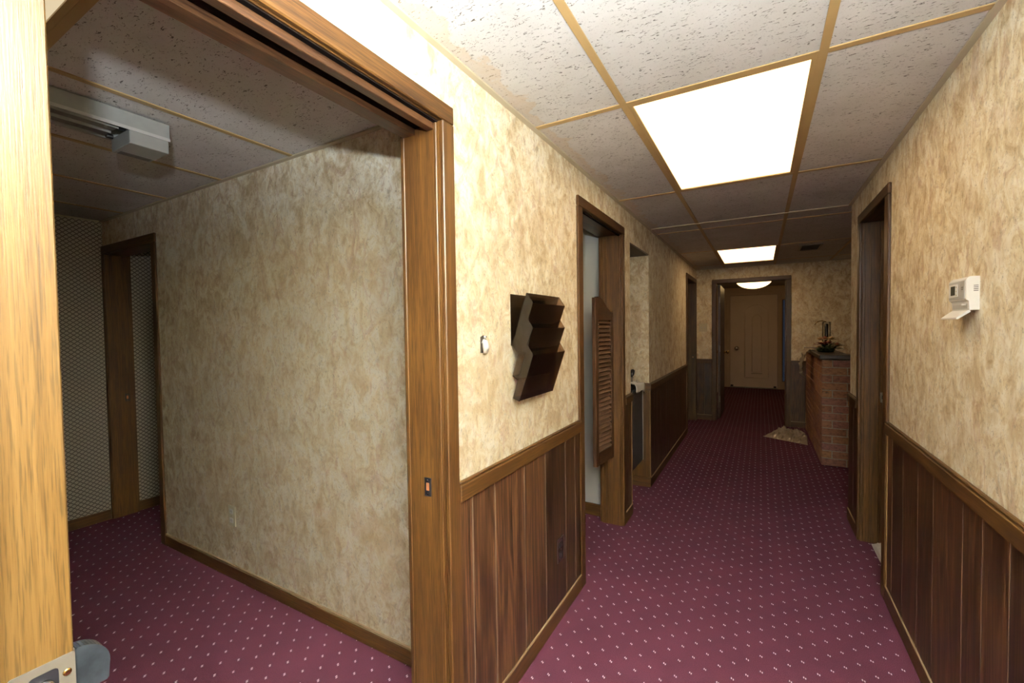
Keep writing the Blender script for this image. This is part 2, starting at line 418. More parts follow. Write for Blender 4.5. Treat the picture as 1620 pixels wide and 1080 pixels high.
XG = [-0.447+0.612*k for k in range(0, 6)]
YG = [1.648+1.216*k for k in range(-3, 5)]
LITE = [(XG[0], XG[1], YG[3], YG[4]), (XG[0], XG[1], YG[6], YG[7])]
grid((XL, XR, YB, RC), XG, YG, LITE)
grid((XL, 3.0, RC, YE), XG, YG, LITE)
LXG = [-1.300-0.625*k for k in range(5)]
LYG = [0.443, -0.777]
TROF = (LXG[1], LXG[0], LYG[1], LYG[0])
grid((XP, XI, -1.6, YR), LXG, LYG, [TROF])

def fixture(label, r, mat, group):
    x0, x1, y0, y1 = r; x0 += 0.012; x1 -= 0.012; y0 += 0.012; y1 -= 0.012
    t = thing('ceiling_light', label, 'ceiling light', ((x0+x1)/2, (y0+y1)/2, 2.212), group)
    w = 0.016
    B('frame', 'grid_tan', t, (x0, x0+w, y0, y1, 2.2105, 2.225), (x1-w, x1, y0, y1, 2.2105, 2.225), (x0+w, x1-w, y0, y0+w, 2.2105, 2.225), (x0+w, x1-w, y1-w, y1, 2.2105, 2.225))
    B('diffuser', mat, t, x0+w, x1-w, y0+w, y1-w, 2.216, 2.220)
fixture('large lit white ceiling panel in the near part of corridor', LITE[0], 'panel_light', 'corridor ceiling panels')
fixture('lit ceiling panel far down the corridor beside the small vent', LITE[1], 'panel_light', 'corridor ceiling panels')
fixture('dimly glowing cream ceiling panel at the edge of the side room', TROF, 'dim_lens', 'side room ceiling panels')

# ---------------------------------------------------------------- corridor walls
wall_left = B('wall_left', 'wallpaper', None,
    (-0.858, XL, YB, O1, 0, 2.228), (XI, -0.947, YB, O1, 0, 2.228),
    (XI, XL, O1, O2+0.015, TOP+0.015, 2.228), (XI, XL, O2+0.015, D0-0.015, 0, 2.228),
    (XI, XL, D0-0.015, D1+0.015, TOP+0.03, 2.228), (XI, XL, D1+0.015, N0, 0, 2.228),
    (XI, XL, N0, N1, TOP, 2.228), (XI, XL, N1, E0-0.015, 0, 2.228),
    (XI, XL, E0-0.015, E1+0.015, TOP+0.03, 2.228), (XI, XL, E1+0.015, YE, 0, 2.228), **ST)
wall_right = B('wall_right', 'wallpaper', None,
    (XR, 0.69, YB, R0-0.015, 0, 2.228), (XR, 0.69, R0-0.015, R1+0.015, TOP+0.03, 2.228), (XR, 0.69, R1+0.015, RC, 0, 2.228), **ST)
wall_end = B('wall_end', 'wallpaper', None,
    (XI, V0-0.015, YE, 7.1, 0, 2.228), (V0-0.015, V1+0.015, YE, 7.1, TOP+0.03, 2.228), (V1+0.015, 3.1, YE, 7.1, 0, 2.228), **ST)
B('wall_back', 'wallpaper', None, XI, 0.69, YB-0.1, YB, 0, 2.228, **ST)
B('wall_bay_side', 'wallpaper', None, 3.0, 3.1, RC, YE, 0, 2.228, **ST)
B('wall_bay_near', 'wallpaper', None, 0.69, 3.1, RC-0.12, RC, 0, 2.228, **ST)
B('wall_right_room', 'cream_paint', None, (2.0, 2.1, 1.9, RC-0.12, 0, 2.228), (0.69, 2.1, 1.8, 1.9, 0, 2.228), **ST)
# niche lining
B('wall_niche', 'wallpaper', None, (-1.29, XI, N0-0.03, N0, 0, 2.228), (-1.29, XI, N1, N1+0.03, 0, 2.228), (-1.32, -1.29, N0-0.03, N1+0.03, 0, 2.228), **ST)
B('trim_niche_head', 'trim_y', None, -1.29, XL-0.001, N0, N1, TOP-0.012, TOP, **ST)
# white utility room behind the cafe door
B('wall_utility_room', 'white_paint', None, (-2.6, XI, 3.05, 3.15, 0, 2.228), (-2.7, -2.6, 1.43, 3.15, 0, 2.228), **ST)
B('baseboard_utility_room', 'trim_x', None, -2.6, XI, 3.038, 3.05, 0, 0.085, **ST)
# room beyond the last left doorway
B('wall_last_room', 'cream_paint', None, (-2.6, XI, 5.6, 5.7, 0, 2.228), (-2.7, -2.6, 5.6, 7.2, 0, 2.228), (-2.6, XI, 7.1, 7.2, 0, 2.228), **ST)

# planks, rails, baseboards
def lining(parent, fixed, side, a0, a1, joints, axis):
    """boards standing on a wall whose face is at `fixed`; side = direction out of the wall"""
    js = [a0] + [j for j in joints if a0+0.02 < j < a1-0.02] + [a1]
    for p, q in zip(js, js[1:]):
        d = (fixed, fixed+side*0.007, p+0.0026, q-0.0026, 0.07, RB+0.01)
        if axis == 'x': d = (p+0.0026, q-0.0026, fixed, fixed+side*0.007, 0.07, RB+0.01)
        B('plank', 'panel_z', parent, *d, bev=0.0015)
    def strip(name, mat, t, z0, z1, bev=0.0, o=0.0):
        d = (fixed+side*o, fixed+side*t, a0, a1, z0, z1) if axis == 'y' else (a0, a1, fixed+side*o, fixed+side*t, z0, z1)
        return B(name, mat, parent, *d, bev=bev)
    strip('groove_backing', 'groove_pale', 0.006, 0.0, RB+0.005)
    strip('chair_rail', 'trim_'+axis, 0.019, RB, RT-0.010, 0.002)
    strip('rail_cap', 'trim_'+axis, 0.013, RT-0.010, RT, 0.003)
    strip('baseboard', 'trim_'+axis, 0.013, 0.0, 0.072, 0.001)
    strip('baseboard_bead', 'pale_edge_'+axis, 0.0125, 0.0723, 0.079, 0.001)
def rand_joints(a0, a1):
    js, a = [], a0
    while a < a1:
        a += random.choice((0.10, 0.14, 0.155, 0.18, 0.20, 0.24)); js.append(a)
    return js
lining(wall_left, XL, 1, O2+0.057, D0-0.057, [1.162, 1.301, 1.524, 1.717, 1.944, 2.067], 'y')
lining(wall_left, XL, 1, D1+0.057, N0, [3.1], 'y')
lining(wall_left, XL, 1, N1, E0-0.057, rand_joints(N1, E0), 'y')
lining(wall_right, XR, -1, 0.1, R0-0.072, [0.3, 0.44, 0.66, 0.83, 1.07, 1.22, 1.40, 1.545, 1.70, 1.836, 2.10, 2.276, 2.483, 2.66], 'y')
lining(wall_right, XR, -1, R1+0.066, RC, [3.66], 'y')
lining(wall_end, YE, -1, XL, V0-0.057, [-0.72], 'x')
lining(wall_end, YE, -1, V1+0.057, 3.0, rand_joints(0.36, 3.0), 'x')
# corner strips standing at the ends of the boards
for nm, d in (('corner_strip', (XL, XL+0.009, D0-0.064, D0-0.0565, 0.079, RB)), ('corner_strip', (XL, XL+0.010, N0-0.008, N0, 0.079, RB)),
              ('corner_strip', (XL, XL+0.010, N1, N1+0.008, 0.079, RB)), ('corner_strip', (XL, XL+0.010, E0-0.066, E0-0.058, 0.079, RB))):
    B(nm, 'pale_edge_z', wall_left, *d)
B('corner_strip', 'pale_edge_z', wall_right, XR-0.010, XR, R0-0.086, R0-0.0725, 0.079, RB)
# niche side: boards, rail and base turn into the recess
B('niche_board', 'trim_z', wall_left, -1.28, XL+0.004, N1-0.006, N1-0.0002, 0.07, RB)
B('niche_rail', 'trim_x', wall_left, -1.28, XL+0.017, N1-0.018, N1-0.0002, RB, RT)
B('niche_base', 'trim_x', wall_left, -1.28, XL+0.013, N1-0.013, N1-0.0002, 0.0, 0.085)

# ---------------------------------------------------------------- door frames
CW, CT = 0.057, 0.014
def frame_y(name, xs, y0, y1, top, depth0, depth1, cw0=CW, cw1=CW, faces=(1, 1)):
    """doorway in a wall that runs along y; xs = (low face x, high face x)"""
    t = setting(name, ((xs[0]+xs[1])/2, (y0+y1)/2, 0))
    B('jamb', 'trim_z', t, xs[0], xs[1], y1, y1+0.015, 0, top+0.015); B('jamb', 'trim_z', t, xs[0], xs[1], y0-0.015, y0, 0, top+0.015)
    B('head_jamb', 'trim_y', t, xs[0], xs[1], y0, y1, top, top+0.015)
    for k, x in enumerate(xs):
        if not faces[k]: continue
        s = -1 if k == 0 else 1
        for a, b in ((y1+0.003, y1+cw1), (y0-cw0, y0-0.003)):
            c = B('casing', 'trim_z', t, x, x+s*CT, a, b, 0, top+0.0025, bev=0.003)
        B('head_casing', 'trim_y', t, x, x+s*CT, y0-cw0, y1+cw1, top+0.003, top+CW, bev=0.003)
    return t
# wide pocket doorway
d1 = frame_y('door_1', (XI, XL), O1, O2, TOP, 0, 0)
for a, b in ((-0.874, -0.848), (-0.970, -0.922)):
    B('track_strip', 'walnut_y', d1, a, b, O1, O2, TOP-0.022, TOP, bev=0.0015)
B('track_slot', 'dark_void', d1, -0.922, -0.874, O1, O2, TOP-0.004, TOP-0.0002)
B('head_gap', 'dark_void', d1, -0.848, -0.834, O1, O2, TOP-0.003, TOP-0.0002)
B('jamb_bead', 'trim_z', d1, -0.848, -0.836, O2-0.006, O2, 0, TOP-0.004, bev=0.002)
B('jamb_bead', 'trim_z', d1, -0.976, -0.966, O2-0.004, O2, 0, TOP-0.004, bev=0.0015)
def strike(parent, c, n, plate='black_plastic', hole='copper_wood', h=0.058):
    """small latch plate on a jamb face; n = outward axis letter and sign"""
    x, y, z = c; s = n[1]; w = 0.0135
    if n[0] == 'y':
        p = B('strike_plate', plate, parent, x-w, x+w, y, y+s*0.0022, z-h/2, z+h/2, bev=0.0008)
        B('strike_hole', hole, p, x-w*0.42, x+w*0.42, y+s*0.0022, y+s*0.0026, z-0.011, z+0.013)
        for q in (-1, 1):
            bm = bmesh.new(); lathe(bm, [(0.0034, 0), (0.0034, 0.001), (0.0015, 0.0016)], (x, y+s*0.0022, z+q*h*0.36), 'y', 10, s); obj('screw', bm, 'chrome', p)
    else:
        p = B('strike_plate', plate, parent, x, x+s*0.0022, y-w, y+w, z-h/2, z+h/2, bev=0.0008)
        B('strike_hole', hole, p, x+s*0.0022, x+s*0.0026, y-w*0.42, y+w*0.42, z-0.011, z+0.013)
        for q in (-1, 1):
            bm = bmesh.new(); lathe(bm, [(0.0034, 0), (0.0034, 0.001), (0.0015, 0.0016)], (x+s*0.0022, y, z+q*h*0.36), 'x', 10, s); obj('screw', bm, 'chrome', p)
    p['label'] = 'small latch plate with two screws'
strike(d1, (-0.897, O2, 0.893), ('y', -1))
# cafe doorway
d2 = frame_y('door_2', (XI, XL), D0, D1, TOP+0.012, 0, 0, 0.064, 0.052)
for a, b in ((-0.972, -0.952), (-0.944, -0.928), (-0.846, -0.836)):
    B('jamb_bead', 'trim_z', d2, a, b, D1-0.006, D1, 0, TOP+0.008, bev=0.002)
B('head_slot', 'dark_void', d2, -0.846, -0.836, D0, D1, TOP+0.004, TOP+0.0118)
# last left doorway
d3 = frame_y('door_3', (XI, XL), E0, E1, TOP+0.01, 0, 0)
strike(d3, (-0.862, E1, 0.93), ('y', -1))
# right doorway
d4 = frame_y('door_4', (XR, 0.69), R0, R1, TOP+0.01, 0, 0, 0.072, 0.066)
B('stop', 'trim_z', d4, 0.638, 0.690, R1-0.012, R1, 0, TOP+0.008, bev=0.002)
B('jamb_bead', 'trim_z', d4, 0.552, 0.566, R1-0.005, R1, 0, TOP+0.008, bev=0.002)
B('jamb_bead', 'trim_z', d4, 0.596, 0.600, R1-0.003, R1, 0, TOP+0.008)
strike(d4, (0.656, R1-0.012, 0.925), ('y', -1), 'satin_steel', 'dark_void', 0.062)
# doorway in the end wall
d5 = setting('door_5', ((V0+V1)/2, 7.03, 0))
TE = 1.995
for a, b in ((V0-0.015, V0), (V1, V1+0.015)): B('jamb', 'trim_z', d5, a, b, YE, 7.1, 0, TE+0.015)
B('head_jamb', 'trim_x', d5, V0, V1, YE, 7.1, TE, TE+0.04)
for y, s in ((YE, -1), (7.1, 1)):
    for a, b in ((V0-CW, V0-0.003), (V1+0.003, V1+CW)): B('casing', 'trim_z', d5, a, b, y, y+s*CT, 0, TE+0.0025, bev=0.003)
    B('head_casing', 'trim_x', d5, V0-CW, V1+CW, y, y+s*CT, TE+0.003, TE+CW, bev=0.003)
B('stop', 'trim_z', d5, V1-0.012, V1, 7.03, 7.05, 0, TE)

# ---------------------------------------------------------------- side room
wall_side = B('wall_side_room', 'wallpaper', None,
    (-3.43+0.015, XI, YR, YR+0.12, 0, 2.228), (-4.2-0.015, -3.43+0.015, YR, YR+0.12, 1.985, 2.228), (XP, -4.2-0.015, YR, YR+0.12, 0, 2.228), **ST)
wall_far = B('wall_lattice', 'lattice_wallpaper', None, XP-0.12, XP, -1.7, 3.1, 0, 2.228, **ST)
B('wall_side_room_near', 'wallpaper', None, XP, XI, -1.7, -1.6, 0, 2.228, **ST)
B('wall_passage', 'lattice_wallpaper', None, (-3.3, -3.18, YR+0.12, 3.0, 0, 2.228), (XP, -3.18, 3.0, 3.1, 0, 2.228), **ST)
B('wall_utility_near', 'white_paint', None, -2.7, XI, YR+0.12, YR+0.13, 0, 2.228, **ST)
B('baseboard_side_room', 'trim_x', None, -3.43+CW, XI-0.02, YR-0.013, YR, 0, 0.066, bev=0.002, **ST)
B('trim_side_room_bead', 'pale_edge_x', None, -3.43+CW, XI-0.02, YR-0.009, YR, 0.0662, 0.075, **ST)
B('baseboard_lattice', 'trim_y', None, XP, XP+0.013, -1.6, YR-0.015, 0, 0.075, bev=0.002, **ST)
B('baseboard_passage', 'trim_y', None, XP, XP+0.013, YR+0.15, 3.0, 0, 0.075, bev=0.002, **ST)
d6 = setting('door_6', (-3.8, YR+0.06, 0))
B('jamb', 'trim_z', d6, -4.215, -4.2, YR-0.002, YR+0.15, 0, 1.985); B('jamb', 'trim_z', d6, -3.43, -3.415, YR, YR+0.12, 0, 1.985)
B('head_jamb', 'trim_x', d6, -4.2, -3.43, YR, YR+0.12, 1.97, 1.985)
B('head_casing', 'trim_x', d6, -4.228, -3.43+CW, YR-CT, YR, 1.973, 2.03, bev=0.003)
B('casing', 'trim_z', d6, -3.427, -3.43+CW, YR-CT, YR, 0, 1.9725, bev=0.003)
B('casing', 'trim_z', d6, -4.228, -4.203, YR-CT, YR, 0, 1.9725, bev=0.003)
strike(d6, (-4.2, YR+0.10, 0.90), ('x', 1))

# ---------------------------------------------------------------- vestibule
VX0, VX1, VY = -0.78, 0.80, 10.95
B('wall_vestibule_left', 'cream_paint', None, VX0-0.1, VX0, 7.1, VY, 0, 2.228, **ST)
B('wall_vestibule_right', 'cream_paint', None, VX1, VX1+0.1, 7.1, VY, 0, 2.228, **ST)
B('wall_vestibule_end', 'cream_paint', None, (VX0, -0.60, VY, VY+0.1, 0, 2.228), (-0.60, 0.32, VY, VY+0.1, 2.05, 2.228), (0.32, 0.40, VY, VY+0.1, 0, 2.228),
  (0.40, 0.66, VY, VY+0.1, 1.93, 2.228), (0.40, 0.66, VY, VY+0.1, 0, 0.16), (0.66, VX1, VY, VY+0.1, 0, 2.228), **ST)
win = setting('window_1', (0.53, VY+0.05, 0.16))
B('pane', 'clear_glass', win, 0.405, 0.655, VY+0.05, VY+0.056, 0.165, 1.925)
B('window_frame', 'trim_z', win, (0.40, 0.415, VY+0.03, VY+0.075, 0.16, 1.93), (0.645, 0.66, VY+0.03, VY+0.075, 0.16, 1.93), (0.415, 0.645, VY+0.03, VY+0.075, 1.915, 1.93), (0.415, 0.645, VY+0.03, VY+0.075, 0.16, 0.175))
d7 = setting('door_7', (-0.14, VY, 0))
B('casing', 'cream_paint', d7, -0.667, -0.603, VY-0.015, VY, 0, 2.05, bev=0.003); B('casing', 'cream_paint', d7, 0.323, 0.387, VY-0.015, VY, 0, 2.05, bev=0.003)
B('head_casing', 'cream_paint', d7, -0.667, 0.387, VY-0.015, VY, 2.053, 2.115, bev=0.003)
B('threshold', 'satin_steel', d7, -0.60, 0.32, VY-0.05, VY+0.05, 0, 0.02, bev=0.003)

wd = thing('entry_door', 'closed white panelled entry door at the far end', 'door', (-0.14, VY, 0.022))
plain('door_white', (0.68, 0.57, 0.46), 0.5, var=0.03, scale=5)
slab = B('door_slab', 'door_white', wd, -0.595, 0.315, VY+0.002, VY+0.045, 0.022, 2.045, bev=0.002)
def arch_pts(x0, x1, z0, z1, rise, n=14):
    pts = [(x0, z0), (x1, z0), (x1, z1)]
    for i in range(1, n):
        t = i/n; pts.append((x1+(x0-x1)*t, z1+rise*math.sin(math.pi*t)))
    pts.append((x0, z1)); pts.append((x0, z0)); return pts
for (x0, x1, z0, z1, rise, r) in ((-0.305, 0.145, 0.235, 1.72, 0.11, 0.011), (-0.165, 0.01, 0.36, 1.55, 0.07, 0.009)):
    bm = bmesh.new(); tube(bm, [(x, VY, z) for x, z in arch_pts(x0, x1, z0, z1, rise)], r, 6); obj('panel_moulding', bm, 'door_white', wd, True)
bm = bmesh.new(); lathe(bm, [(0.05, 0), (0.05, 0.006), (0.02, 0.012), (0.016, 0.035), (0.036, 0.045), (0.045, 0.065), (0.038, 0.085), (0.01, 0.092)], (-0.465, VY+0.002, 0.875), 'y', 20, -1)
obj('knob', bm, 'chrome', wd, True)
B('mail_line', 'satin_steel', wd, -0.18, 0.03, VY-0.002, VY+0.002, 0.318, 0.330)
for x in (-0.585, 0.245): B('kick_stop', 'black_plastic', wd, x, x+0.05, VY-0.014, VY+0.002, 0.023, 0.060)

lf = thing('brown_door', 'dark brown door standing open into the vestibule', 'door', (-0.535, 7.115, 0.01))
B('door_slab', 'walnut_z', lf, -0.552, -0.517, 7.118, 7.96, 0.012, 1.985, bev=0.002)
bm = bmesh.new(); lathe(bm, [(0.03, 0), (0.03, 0.004), (0.011, 0.008), (0.010, 0.03), (0.024, 0.038), (0.029, 0.052), (0.022, 0.066), (0.006, 0.07)], (-0.517, 7.90, 0.955), 'x', 16, 1); obj('knob', bm, 'brass', lf, True)
bm = bmesh.new(); lathe(bm, [(0.03, 0), (0.03, 0.004), (0.011, 0.008), (0.010, 0.03), (0.024, 0.038), (0.029, 0.052), (0.022, 0.066), (0.006, 0.07)], (-0.552, 7.90, 0.955), 'x', 16, -1); obj('knob', bm, 'brass', lf, True)
for z in (0.25, 1.0, 1.72): 
    bm = bmesh.new(); lathe(bm, [(0.006, 0), (0.006, 0.09)], (-0.523, 7.1135, z), 'z', 10); obj('hinge', bm, 'satin_steel', lf)

dl = thing('dome_lamp', 'glowing yellow glass dome lamp on the vestibule ceiling', 'ceiling light', (-0.11, 9.0, 2.228))
bm = bmesh.new(); lathe(bm, [(0.30, 0.0), (0.30, 0.012), (0.285, 0.018)], (-0.11, 9.0, 2.228), 'z', 36, -1); obj('base', bm, 'brass', dl, True)
bm = bmesh.new(); lathe(bm, [(0.288*math.cos(a), 0.018+0.165*math.sin(a)) for a in [i*math.pi/2/9 for i in range(9)]] + [(0.01, 0.183)], (-0.11, 9.0, 2.228), 'z', 36, -1); obj('glass_shade', bm, 'dome_light', dl, True)

# ---------------------------------------------------------------- pocket door
pd = thing('pocket_door', 'golden oak pocket door edge in the foreground at left', 'door', (-0.9, 0.0, 0.006))
B('door_slab', 'golden_z', pd, -0.917, -0.882, -0.60, 0.222, 0.006, 1.990, bev=0.002)
XF = -0.882
bm = bmesh.new()
y0, y1, z0, z1 = 0.156, 0.2225, 0.835, 0.914; hy0, hy1, hz0, hz1 = 0.174, 0.205, 0.846, 0.902
def rr(y0, y1, z0, z1, r, n=5):
    pts = []
    for cy, cz, a in ((y1-r, z1-r, 0), (y0+r, z1-r, 90), (y0+r, z0+r, 180), (y1-r, z0+r, 270)):
        for i in range(n): t = math.radians(a+90*i/(n-1)); pts.append((cy+r*math.cos(t), cz+r*math.sin(t)))
    return pts
oo, ii = rr(y0, y1, z0, z1, 0.003), rr(hy0, hy1, hz0, hz1, 0.006)
n = len(oo); L = []
for x, pts in ((XF+0.0002, oo), (XF+0.0022, oo), (XF+0.0022, ii), (XF+0.0002, ii)):
    L.append([bm.verts.new((x, p[0], p[1])) for p in pts])
for a in range(4):
    P, Q = L[a], L[(a+1) % 4]
    for i in range(n): bm.faces.new((P[i], P[(i+1) % n], Q[(i+1) % n], Q[i]))
pp = obj('pull_plate', bm, 'satin_steel', pd)
B('pull_cup', 'black_plastic', pp, XF+0.0001, XF+0.0007, hy0, hy1, hz0, hz1)
bm = bmesh.new(); lathe(bm, [(0.0105, 0), (0.0105, 0.004), (0.008, 0.008), (0.003, 0.0095)], (XF+0.0006, 0.190, 0.880), 'x', 18); obj('thumb_turn', bm, 'chrome', pp, True)
bm = bmesh.new(); lathe(bm, [(0.0052, 0), (0.0048, 0.0012), (0.002, 0.0018)], (XF+0.0021, 0.2135, 0.888), 'x', 14); obj('screw', bm, 'brass', pp, True)
bm = bmesh.new(); lathe(bm, [(0.0052, 0), (0.0048, 0.0012), (0.002, 0.0018)], (XF+0.0021, 0.2135, 0.847), 'x', 14); obj('screw', bm, 'brass', pp, True)
B('edge_plate', 'satin_steel', pd, XF-0.030, XF-0.004, 0.222, 0.2242, 0.835, 0.914, bev=0.0006)
bm = bmesh.new()
arc = [(0.2242, 0.912)] + [(0.2242+0.040*math.sin(t), 0.872+0.040*math.cos(t)) for t in [i*math.pi/12*0.5+0.1 for i in range(13)]] + [(0.2625, 0.840), (0.2242, 0.840)]
prism(bm, arc, 'x', XF-0.028, XF-0.006); bmesh.ops.bevel(bm, geom=list(bm.edges), offset=0.002, segments=2, affect='EDGES')
obj('edge_pull', bm, 'dark_steel', pd)

# ---------------------------------------------------------------- louvred cafe door
cd = thing('cafe_door', 'short louvred swinging cafe door hung in the left doorway', 'door', (-0.893, D1-0.012, 0.485), rotz=-0.10)
TH = 0.013; LW = 0.288
def cb(name, mat, y0, y1, z0, z1, bev=0.002, t=TH): return B(name, mat, cd, -t, t, y0, y1, z0, z1, bev=bev)
def topz(s):           # s: 0 at the hinge, 1 at the free edge
    k = min(1, max(0, (s-0.12)/0.70)); return 1.005 + 0.090*(3*k*k-2*k*k*k)
cb('stile', 'walnut_z', -LW, -LW+0.040, 0.0, 1.088); cb('stile', 'walnut_z', -0.040, -0.004, 0.0, 1.0)
cb('bottom_rail', 'walnut_y', -LW+0.0405, -0.0405, 0.0, 0.085)
bm = bmesh.new(); prism(bm, [(-LW+0.0405, 0.945), (-0.0405, 0.945)] + [(-0.0405-(LW-0.081)*i/14, topz((0.0405+(LW-0.081)*i/14)/LW)) for i in range(15)], 'x', -TH, TH); obj('top_rail', bm, 'walnut_y', cd)
sl = bmesh.new(); box(sl, -0.0145, 0.0145, -LW+0.0405, -0.0405, -0.0028, 0.0028, bev=0.001)
bmesh.ops.rotate(sl, verts=sl.verts, cent=(0, 0, 0), matrix=Matrix.Rotation(math.radians(40), 3, 'Y'))
sme = bpy.data.meshes.new('slat'); sl.to_mesh(sme); sl.free(); sme.materials.append(MATS['slat_y'])
NS = 30
for i in range(NS): link('slat', sme, cd, (0, 0, 0.100 + i*(0.945-0.085-0.028)/(NS-1)))
for z in (1.0035, -0.0095):
    bm = bmesh.new(); lathe(bm, [(0.007, 0), (0.007, 0.006)], (0.0, -0.022, z), 'z', 12); box(bm, -0.006, 0.006, -0.022, 0.012, z+0.001, z+0.005); obj('pivot_hinge', bm, 'brass', cd)

# ---------------------------------------------------------------- three-pocket wall file
wf = thing('wall_file_holder', 'smoked brown plastic three-pocket file holder on the left wall', 'file holder', (XL, 1.59, 1.10))
FY0, FY1 = 1.44, 1.745
B('back_plate', 'smoked_back', wf, XL+0.001, XL+0.004, FY0, FY1, 1.316, 1.513)
side = [(-0.759, 1.514), (-0.733, 1.475), (-0.755, 1.415), (-0.734, 1.382), (-0.760, 1.321), (-0.735, 1.281), (-0.795, 1.104), (-0.824, 1.114),
        (-0.801, 1.184), (-0.824, 1.199), (-0.799, 1.284), (-0.824, 1.318)]
for y in (FY0, FY1-0.003):
    bm = bmesh.new(); prism(bm, side, 'y', y, y+0.003); obj('side_panel', bm, 'smoked_plastic', wf)
def slant(name, a, b, t=0.003):
    bm = bmesh.new(); prism(bm, [a, b, (b[0]-t, b[1]), (a[0]-t, a[1])], 'y', FY0+0.003, FY1-0.003); return obj(name, bm, 'smoked_plastic', wf)
slant('pocket_back', (-0.7585, 1.514), (-0.820, 1.322))
for (a, b, back) in (((-0.733, 1.475), (-0.796, 1.290), (-0.822, 1.316)), ((-0.734, 1.382), (-0.800, 1.188), (-0.822, 1.198)), ((-0.735, 1.281), (-0.795, 1.106), (-0.822, 1.114))):
    slant('pocket_front', a, b)
    bm = bmesh.new(); prism(bm, [(b[0]-0.004, b[1]), (back[0], back[1]), (back[0], back[1]+0.003), (b[0]-0.004, b[1]+0.003)], 'y', FY0+0.003, FY1-0.003); obj('pocket_floor', bm, 'smoked_plastic', wf)

# ---------------------------------------------------------------- outlets, switch, stub, thermostat
def outlet(label, c, axis, s, plate, face):
    """duplex outlet; axis = wall normal"""
    t = thing('wall_outlet', label, 'outlet', c)
    x, y, z = c
    def bb(name, mat, u0, u1, z0, z1, d0, d1, par, bev=0.0):
        d = (x+s*d0, x+s*d1, y+u0, y+u1, z+z0, z+z1) if axis == 'x' else (x+u0, x+u1, y+s*d0, y+s*d1, z+z0, z+z1)
        return B(name, mat, par, *d, bev=bev)
    bb('cover_plate', plate, -0.035, 0.035, -0.057, 0.057, 0.0, 0.006, t, 0.002)
    for q in (-1, 1):
        r = bb('receptacle', face, -0.017, 0.017, q*0.0255-0.014, q*0.0255+0.014, 0.006, 0.0085, t, 0.0015)
        for u in (-0.0065, 0.0065): bb('slot', 'black_plastic', u-0.0012, u+0.0012, q*0.0255-0.004, q*0.0255+0.006, 0.0085, 0.0088, r)
    bb('screw', 'satin_steel', -0.003, 0.003, -0.003, 0.003, 0.006, 0.0075, t, 0.0008)
outlet('dark brown outlet plate on the wood panelling at left', (XL+0.0072, 1.864, 0.338), 'x', 1, 'brown_plastic', 'black_plastic')
outlet('ivory outlet plate low on the side room wallpaper', (-2.575, YR, 0.355), 'y', -1, 'ivory_plastic', 'white_plastic')
sw = thing('light_switch', 'ivory double light switch plate on the end wall', 'light switch', (-0.737, YE, 1.361))
B('cover_plate', 'ivory_plastic', sw, -0.795, -0.680, YE-0.006, YE, 1.300, 1.422, bev=0.002)
for x in (-0.760, -0.714):
    g = B('switch_slot', 'grey_plastic', sw, x-0.006, x+0.006, YE-0.0072, YE-0.006, 1.347, 1.375); B('toggle', 'white_plastic', sw, x-0.004, x+0.004, YE-0.017, YE-0.0073, 1.357, 1.369, bev=0.001)

cs = thing('cable_stub', 'white cable stub poking from a small torn hole in wallpaper', 'cable stub', (XL, 1.249, 1.327))
bm = bmesh.new(); prism(bm, [(1.232, 1.300), (1.262, 1.298), (1.268, 1.322), (1.262, 1.356), (1.250, 1.360), (1.233, 1.354)], 'x', XL, XL+0.0006); obj('torn_hole', bm, 'wall_core', cs)
bm = bmesh.new(); tube(bm, [(XL-0.0, 1.246, 1.340), (XL+0.008, 1.250, 1.336), (XL+0.011, 1.251, 1.320), (XL+0.008, 1.250, 1.298)], [0.009, 0.011, 0.0125, 0.008], 10); obj('plug', bm, 'white_plastic', cs, True)
bm = bmesh.new(); tube(bm, [(XL, 1.257, 1.352), (XL+0.007, 1.259, 1.354)], [0.006, 0.0055], 10); obj('anchor', bm, 'white_plastic', cs, True)
bm = bmesh.new(); tube(bm, [(XL+0.007, 1.259, 1.354), (XL+0.0085, 1.2592, 1.3542)], 0.0025, 8); obj('screw', bm, 'black_plastic', cs)

th = thing('thermostat', 'white thermostat with its cover flap hanging open', 'thermostat', (XR, 1.83, 1.40))
TX = 0.521
bm = bmesh.new(); prism(bm, [(XR, 1.515), (TX+0.008, 1.515), (TX, 1.507), (TX, 1.448), (TX+0.006, 1.444), (TX+0.008, 1.417), (XR, 1.417)], 'y', 1.766, 1.898); obj('body', bm, 'white_plastic', th)
B('front_panel', 'grey_plastic', th, TX-0.0012, TX, 1.772, 1.894, 1.451, 1.504, bev=0.0005)
B('bezel', 'white_plastic', th, TX-0.003, TX-0.0013, 1.822, 1.890, 1.457, 1.497, bev=0.0008)
B('display', 'lcd', th, TX-0.0036, TX-0.0031, 1.838, 1.872, 1.464, 1.492)
for z in (1.488, 1.476, 1.464): B('indicator', 'brass', th, TX-0.0034, TX-0.0031, 1.827, 1.831, z-0.0015, z+0.0015)
for z in (1.485, 1.479): B('print_line', 'black_plastic', th, TX-0.0016, TX-0.0013, 1.784, 1.796, z-0.001, z+0.001)
B('lower_panel', 'grey_plastic', th, TX+0.0066, TX+0.0074, 1.776, 1.892, 1.421, 1.442)
for y in (1.79, 1.80, 1.812): B('button', 'white_plastic', th, TX+0.004, TX+0.0066, y-0.003, y+0.003, 1.431, 1.436, bev=0.0008)
for k in range(4): B('vent_slot', 'black_plastic', th, XR-0.013, XR-0.003, 1.7655, 1.766, 1.472+k*0.005, 1.4738+k*0.005)
bm = bmesh.new(); prism(bm, [(TX+0.010, 1.417), (TX+0.006, 1.4165), (TX-0.019, 1.395), (TX-0.019, 1.391), (TX-0.016, 1.390), (TX+0.012, 1.412)], 'y', 1.770, 1.895); obj('cover_flap', bm, 'white_plastic', th)

